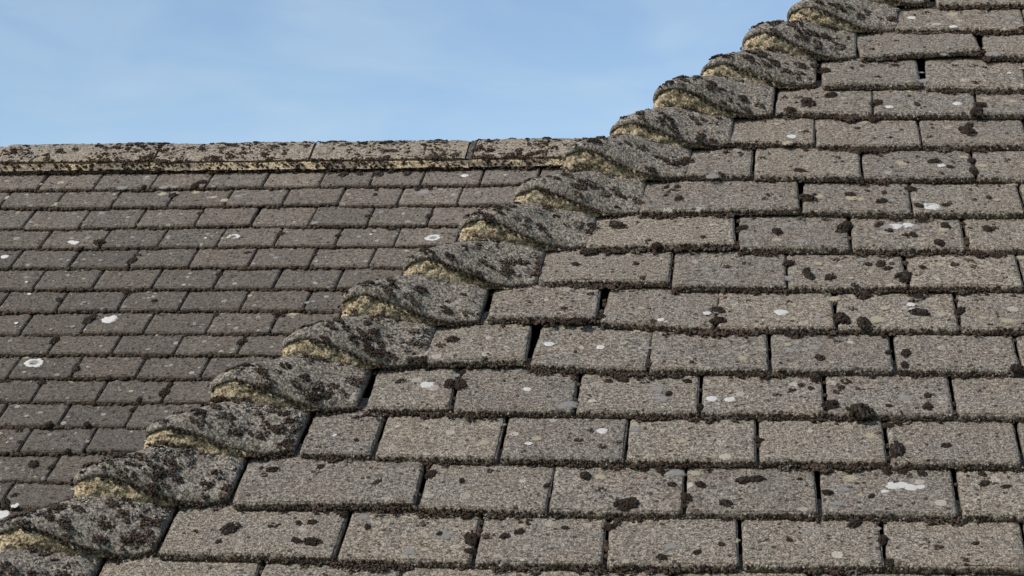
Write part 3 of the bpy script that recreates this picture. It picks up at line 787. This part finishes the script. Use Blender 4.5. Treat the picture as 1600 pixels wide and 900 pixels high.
# ---------------------------------------------------------------- single cushions and lichen patches that stand out
def plane_height(u, v0, g): return -0.128 * ((u - v0) % g)

CUSH = []
for i in range(8):
    L = Lumps()
    I3 = np.eye(3)
    L.add(np.zeros(3), I3, 0.80, 0.40, 0.15, 3, 0.12)
    for _ in range(85):
        rr = math.sqrt(random.random()) * 0.92; an = random.uniform(0, 6.28)
        wob = 1 + 0.3 * math.sin(an * 2 + i) + 0.12 * math.sin(an * 5 + 2 * i)
        z = 0.40 * (1 - rr * rr)
        L.add(np.array([rr * wob * math.cos(an), rr * wob * math.sin(an), z]), I3, random.uniform(0.08, 0.20), 0.9, random.uniform(0.05, 0.80), 2, 0.22)
    CUSH.append(L.build('moss_cushion', M_MOSS))

def parse(t):
    return [tuple(float(x) if j < 3 else x for j, x in enumerate(q.split(','))) for q in t.split(';')]

def cushions(data, plane, parent, v0, g):
    for e, u, mm in data:
        r = mm / 1000.0
        m = plane @ Matrix.Translation((e, u, plane_height(u, v0, g) + r * 0.02)) @ Matrix.Rotation(random.uniform(0, 6.28), 4, 'Z') \
            @ Matrix.Diagonal((r * random.uniform(0.95, 1.15), r * random.uniform(0.8, 1.0), r * random.uniform(0.9, 1.25), 1))
        link('moss_cushion', random.choice(CUSH), parent, m)
cushions(parse(NEAR_MOSS), NEAR, near_roof, V1, G1)

def lichen_mesh(kind, i):
    n, m = 40, 7
    ang = np.linspace(0, 2 * math.pi, n, endpoint=False)
    dirs = np.stack([np.cos(ang), np.sin(ang), np.zeros(n)], 1)
    R = 0.86 + 0.24 * vnoise(dirs + i * 7.3, 1.6, 71) + 0.16 * vnoise(dirs + i * 3.1, 4.0, 72) + 0.06 * RNG.uniform(-1, 1, n)
    radii = np.linspace(0, 1, m)
    verts = [(0, 0, 0.030)]
    inner = 0.42 if kind == 'r' else 0.0
    for t in radii[1:]:
        for k in range(n):
            p = dirs[k] * R[k] * t
            h = 0.055 * (1 - t ** 4) * (1.0 if t > inner else -0.5) + 0.014 * RNG.uniform(-1, 1)
            if kind == 'r' and dirs[k][1] < -0.35: h -= 0.05
            verts.append((p[0], p[1], h if t < 1 else -0.05))
    faces = [(0, 1 + k, 1 + (k + 1) % n) for k in range(n)]
    for r in range(m - 2):
        a, b = 1 + r * n, 1 + (r + 1) * n
        faces += [(a + k, b + k, b + (k + 1) % n, a + (k + 1) % n) for k in range(n)]
    return make_mesh('lichen_patch', verts, faces, M_LICHEN[kind])
LICH = {k: [lichen_mesh(k, i + 10 * j) for i in range(5)] for j, k in enumerate('wrcg')}
def lichens(data, plane, parent, v0, g):
    for e, u, mm, kind in data:
        r = mm / 1000.0
        m = plane @ Matrix.Translation((e, u, plane_height(u, v0, g) + 0.0004)) @ Matrix.Rotation(-0.128, 4, 'X') \
            @ Matrix.Rotation(random.uniform(-0.4, 0.4), 4, 'Z') @ Matrix.Diagonal((r, r * random.uniform(0.75, 1.0), min(r, 0.014), 1))
        link('lichen_patch', random.choice(LICH[kind]), parent, m)
lichens(parse(NEAR_LICHEN), NEAR, near_roof, V1, G1)
extra = []
while len(extra) < 165:                                   # the many small faint spots between the large ones
    u = random.uniform(-0.05, 1.45); e = random.uniform(hip_e(u) + 0.2, 0.8)
    extra.append((e, u, random.choice((4, 5, 6, 7, 8, 10, 12, 15)), random.choice('ccggggc')))
lichens(extra, NEAR, near_roof, V1, G1)

tag(link('moss', near_moss.build('moss', M_MOSS)), 'dark brown moss and grit along the tile edges of the nearer roof', 'moss', 'stuff')

# ================================================================ far roof
far_roof = thing('tiled_roof', (FAR @ Vector((-1.0, -0.35, -0.1)))[:],
                 'farther dark grey tiled roof with level mortared ridge, behind the hip', 'roof')
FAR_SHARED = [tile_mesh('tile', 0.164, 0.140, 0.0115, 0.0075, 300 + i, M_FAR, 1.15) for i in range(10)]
EMAX = {1: 0.35, 2: 0.2, 3: 0.1, 4: 0.0, 5: -0.05, 6: -0.1, 7: -0.15, 8: -0.2, 9: -0.3, 10: -0.35, 11: -0.4, 12: -0.45, 13: -0.5, 14: -0.6, 15: -0.65}
FTILT = math.asin(0.0122 / 0.0986)
def far_row(k, u0, joints, ar):
    js = []
    for j in joints:                                      # split where a joint was hidden under moss
        if js and j - js[-1] > 0.22:
            n = round((j - js[-1]) / 0.168)
            a = js[-1]
            js += [a + (j - a) * q / n for q in range(1, n)]
        js.append(j)
    while js[0] > -2.33: js.insert(0, js[0] - 0.168)
    while js[-1] < EMAX.get(k, -0.7) + 0.22: js.append(js[-1] + 0.168)
    px = [p[0] for p in ar] or [0]; py = [p[1] for p in ar] or [0]
    for a, b in zip(js[:-1], js[1:]):
        gap = random.uniform(0.0025, 0.0055)
        ul, ur = float(np.interp(a, px, py)), float(np.interp(b, px, py))
        jit = random.uniform(-.0026, .0026)
        mt = tile_matrix(FAR, a + gap / 2, u0 + ul + jit, (ur - ul) / (b - a) + random.uniform(-.013, .013), random.uniform(-.001, .001), FTILT, random.uniform(-.008, .008)) \
            @ Matrix.Diagonal(((b - a - gap) / 0.164, 1, 1, 1))
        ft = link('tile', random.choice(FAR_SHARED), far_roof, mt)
        wz = 1.0 + 0.40 * max(0, (7 - k) / 6.0) * random.uniform(0.5, 1.2) + 0.18 * min(1, max(0, a + 1.3))
        ft.color = (wz, wz * 0.99, wz * 0.965, 1)         # tint gets paler course by course towards the ridge, and to the right
        if k > 15 or a < -1.85 or b > 0.1: continue
        T = npm(mt); B = T[:3, :3].copy(); B[:, 0] /= np.linalg.norm(B[:, 0]); O = T[:3, 3]
        x = 0.0
        while x < b - a:
            c = np.array([[a + x, u0, 3.0]])
            dens = 0.5 + 0.5 * vnoise(c, 18, 23)[0] + 0.2 * vnoise(c, 60, 24)[0]
            x += random.uniform(0.003, 0.007)
            if random.random() < 0.45 + 0.5 * dens:
                r = random.uniform(0.0026, 0.0062) * (0.7 + 0.7 * max(dens, 0))
                p = np.array([x, -r * 0.4, -0.0115 * random.uniform(0.55, 1.05)])
                far_moss.add(O + B @ p, B, r, 0.85, brown() * 0.85, 1, 0.24, random.uniform(1, 1.5))
        for _ in range(random.randint(2, 7)):             # moss in the joint
            if random.random() < 0.55:
                r = random.uniform(0.0022, 0.0045)
                p = np.array([-gap / 2, random.uniform(0, 0.098), -random.uniform(0.001, 0.005)])
                far_moss.add(O + B @ p, B, r, 0.8, random.uniform(0, 0.5), 2, 0.2)
        for _ in range(random.randint(5, 14)):
            p = np.array([random.uniform(0.006, b - a - 0.01), 0.097 * (1 - random.random() ** 1.6), 0.0])
            r = random.uniform(0.0015, 0.0035)
            far_moss.add(O + B @ p, B, r, 0.45, brown() if random.random() < 0.6 else random.uniform(0.85, 1.0), 1, 0.2, 1.5)
for k, (u0, js, ar) in enumerate(FAR_ROWS, 1):
    far_row(k, u0, js, ar)
for k in (16, 17, 18):
    far_row(k, V2 - G2 * k, [-1.30 + 0.084 * (k % 2)], [])
far_row(0, V2, [-1.34, -1.17], [])

RIDGE_U = 1.696
v, f = slab([FAR @ Vector((-2.34, -0.22, -0.05)), FAR @ Vector((-0.5, -0.22, -0.05)), FAR @ Vector((0.5, RIDGE_U, -0.05)), FAR @ Vector((-2.34, RIDGE_U, -0.05))], Vector(FAR.col[2][:3]), 0.02)
link('underlay', make_mesh('underlay', v, f, M_DECK, False), far_roof, Matrix.Identity(4))
EF = Vector(FAR.col[0][:3]); UF = Vector(FAR.col[1][:3]); HF = Vector((-EF.y, EF.x, 0)); Z = Vector((0, 0, 1))
apex = FAR @ Vector((0, RIDGE_U, 0)) + Vector((0, 0, 0.011))
bdir = Vector((HF.x * math.cos(0.745), HF.y * math.cos(0.745), -math.sin(0.745)))
nb_ = EF.cross(bdir); nb_ = nb_ if nb_.z > 0 else -nb_
v, f = slab([apex + EF * -2.34 - nb_ * .05, apex + EF * 0.4 - nb_ * .05, apex + EF * 0.4 + bdir * 1.9 - nb_ * .05, apex + EF * -2.34 + bdir * 1.9 - nb_ * .05], nb_, 0.02)
link('underlay', make_mesh('underlay', v, f, M_DECK, False), far_roof, Matrix.Identity(4))

# ridge tiles: segmental, bedded on a strip of mortar
RB = np.stack([np.array(EF), np.array(HF), np.array(Z)], 1)
def ridge_tile(e0, e1, seed, e1_gap=0.0):
    na, nl = 26, max(8, int((e1 - e0) / 0.011))
    ang = np.linspace(math.radians(-84), math.radians(84), na)
    R = 0.0935
    cz = 0.007 - R
    ls = np.linspace(e0, e1, nl)
    verts, faces = [], []
    for sh, rr in ((0, R), (1, R - 0.014)):
        for l in ls:
            for a in ang:
                p = np.array([[l, a, seed]])
                verts.append((l, rr * 0.92 * math.sin(a), cz + R - (R - 0.0225) * abs(math.sin(a)) ** 1.45 - (R - rr)))
    P = np.array(verts)
    out = P[:na * nl]
    q = out + [seed, 0, 0]
    nrm = out - np.stack([out[:, 0], np.zeros(len(out)), np.full(len(out), cz)], 1); nrm /= np.linalg.norm(nrm, axis=1, keepdims=True)
    endd = np.minimum(out[:, 0] - e0, e1 - out[:, 0])
    P[:na * nl] += nrm * ((0.0018 * vnoise(q, 35, 81) + 0.0014 * vnoise(q, 90, 82) + 0.0008 * vnoise(q, 200, 83)) - 0.003 * np.exp(-endd / 0.006))[:, None]
    o2 = na * nl
    I = lambda i, j: i * na + j
    for i in range(nl - 1):
        for j in range(na - 1):
            faces.append((I(i, j), I(i + 1, j), I(i + 1, j + 1), I(i, j + 1)))
            faces.append((o2 + I(i, j + 1), o2 + I(i + 1, j + 1), o2 + I(i + 1, j), o2 + I(i, j)))
        for j in (0, na - 1):
            faces.append((I(i, j), I(i + 1, j), o2 + I(i + 1, j), o2 + I(i, j)))
    for j in range(na - 1):
        for i in (0, nl - 1):
            faces.append((I(i, j), I(i, j + 1), o2 + I(i, j + 1), o2 + I(i, j)))
    m = Matrix(((EF.x, HF.x, 0, apex.x), (EF.y, HF.y, 0, apex.y), (0, 0, 1, apex.z), (0, 0, 0, 1)))
    m = m @ Matrix.Translation((0, random.uniform(-.003, .003), random.uniform(-.0035, .0025)))
    o = link('ridge_tile', make_mesh('ridge_tile', P, faces, M_RIDGE), far_roof, m)
    # bedding strip in front, from under the rim down to the top course
    n, h = nl * 2, 6
    ls = np.linspace(e0 - 0.012, e1 + 0.012, n)
    F = []
    for l in ls:
        for t in np.linspace(0, 1, h):
            F.append((l, -0.0855 - 0.007 * t, -0.070 - 0.021 * t))
    F = np.array(F)
    q = F + [seed, 0, 0]
    F[:, 1] -= 0.004 * vnoise(q, 30, 84) + 0.0028 * vnoise(q, 90, 85) + 0.0015 * vnoise(q, 220, 86)
    F[:, 2] += 0.003 * vnoise(q, 40, 87)
    Bk = F + [0, 0.05, 0]
    off = len(F)
    J = lambda i, j: i * h + j
    faces = []
    for i in range(n - 1):
        for j in range(h - 1):
            faces.append((J(i, j), J(i, j + 1), J(i + 1, j + 1), J(i + 1, j)))
        faces.append((J(i, 0), J(i + 1, 0), off + J(i + 1, 0), off + J(i, 0)))
        faces.append((J(i, h - 1), J(i + 1, h - 1), off + J(i + 1, h - 1), off + J(i, h - 1)))
    for i in (0, n - 1):
        faces.append((J(i, 0), J(i, h - 1), off + J(i, h - 1), off + J(i, 0)))
    link('mortar', make_mesh('mortar', np.concatenate((F, Bk)), faces, M_RMORTAR), o, m)
    # joint collar: mortar packed between two ridge tiles
    if e1_gap > 0.008:
        V, Fc = [], []
        for l in (e1 + 0.0045, e1 + 2 * e1_gap - 0.0045):
            for rr in (R - 0.002, R - 0.02):
                for a in ang:
                    V.append((l, rr * 0.92 * math.sin(a), cz + R - (R - 0.0225) * abs(math.sin(a)) ** 1.45 - (R - rr)))
        for j in range(na - 1):
            Fc += [(j, j + 1, 2 * na + j + 1, 2 * na + j), (j, j + 1, na + j + 1, na + j), (2 * na + j, 2 * na + j + 1, 3 * na + j + 1, 3 * na + j)]
        link('mortar', make_mesh('mortar', V, Fc, M_RIDGE), o, m)
    M3 = np.array(m)
    for _ in range(int((e1 - e0) * 2600)):
        a = random.uniform(-84, 30); l = random.uniform(e0, e1)
        if random.random() > 0.45 + 0.6 * vnoise(np.array([[l, a / 400, 0.0]]), 14, 88)[0]: continue
        ar = math.radians(a)
        p = np.array([l, R * 0.92 * math.sin(ar), cz + R - (R - 0.0225) * abs(math.sin(ar)) ** 1.45, 1.0])
        an_ = math.radians(a * 0.55)
        nn = RB @ np.array([0, math.sin(an_), math.cos(an_)])
        tx = np.array(EF); Bm = np.stack([tx, np.cross(nn, tx), nn], 1)
        r = random.uniform(0.0018, 0.0045)
        if random.random() < 0.10: clump(far_moss, (M3 @ p)[:3], Bm, random.uniform(0.006, 0.013), brown() * 0.8)
        else: far_moss.add((M3 @ p)[:3], Bm, r, 0.5, brown() * 0.85, 1 if r < 0.003 else 2, 0.25, random.uniform(1, 1.8))
    for _ in range(int((e1 - e0) * 260)):
        l = random.uniform(e0, e1)
        p = np.array([l, -0.093, random.uniform(-0.1, -0.062), 1.0])
        r = random.uniform(0.002, 0.005)
        far_moss.add((M3 @ p)[:3], RB, r, 0.8, brown() * 0.8, 2, 0.2, 1.3)
RJ = [-2.50, -2.235, -1.766, -1.276, -0.805, -0.335, 0.135, 0.58]
for a, b in zip(RJ[:-1], RJ[1:]):
    g = 0.012 if abs(b + 0.335) < 0.01 else 0.003
    g0 = 0.012 if abs(a + 0.335) < 0.01 else 0.003
    ridge_tile(a + g0, b - g, 5.0 + a * 3, g)
cushions(parse(FAR_MOSS), FAR, far_roof, V2 % G2, G2)
lichens(parse(FAR_LICHEN), FAR, far_roof, V2 % G2, G2)
extra = [(random.uniform(-1.8, -0.9), random.uniform(1.40, 1.56), random.uniform(8, 22), random.choice('cg')) for _ in range(30)]
extra += [(random.uniform(-1.75, -0.1), random.uniform(0.2, 1.55), random.choice((4, 5, 6, 8, 10)), random.choice('ggcgg')) for _ in range(150)]
lichens(extra, FAR, far_roof, V2 % G2, G2)
tag(link('moss', far_moss.build('moss', M_MOSS)), 'dark moss dotting the ridge and tile edges of the farther roof', 'moss', 'stuff')

# ---------------------------------------------------------------- a bit of dry straw on the far roof
def tube(pts, r):
    V, F = [], []
    for i, p in enumerate(pts):
        for k in range(5):
            a = k * 2 * math.pi / 5
            V.append((p[0] + r * math.cos(a) * 0.8, p[1], p[2] + r * math.sin(a)))
    for i in range(len(pts) - 1):
        for k in range(5):
            F.append((i * 5 + k, i * 5 + (k + 1) % 5, (i + 1) * 5 + (k + 1) % 5, (i + 1) * 5 + k))
    return V, F
straw = []
for pl in (((-1.335, 0.405), (-1.328, 0.375), (-1.316, 0.352), (-1.306, 0.338)), ((-1.322, 0.362), (-1.310, 0.366), (-1.297, 0.362))):
    straw.append(tube([(FAR @ Vector((a, b, 0.004)))[:] for a, b in pl], 0.0011))
sv = straw[0][0] + straw[1][0]
sf = straw[0][1] + [tuple(i + len(straw[0][0]) for i in q) for q in straw[1][1]]
tag(link('straw', make_mesh('straw', sv, sf, M_STRAW)), 'forked wisp of pale dry straw lying on the far roof at the left edge', 'straw')

# ---------------------------------------------------------------- walls that carry the roofs (below the picture)
def wall(a, b, depth_dir, depth, top):
    n = depth_dir
    pts = [a, b, b + n * depth, a + n * depth]
    v = [(p.x, p.y, 0) for p in pts] + [(p.x, p.y, top) for p in pts]
    f = [(0, 1, 5, 4), (1, 2, 6, 5), (2, 3, 7, 6), (3, 0, 4, 7), (4, 5, 6, 7), (3, 2, 1, 0)]
    tag(link('wall', make_mesh('wall', v, f, M_WALL, False)), kind='structure')
c = NEAR @ Vector((hip_e(-0.5), -0.5, 0))
a = c + E1 * 0.12 + H1 * 0.12
wall(a, a + E1 * 2.1, H1, 1.0, c.z - 0.06)
c = FAR @ Vector((-2.0, -0.2, 0))
a = c + HF * 0.12
wall(a, a + EF * 2.3, HF, 2.4, c.z - 0.06)
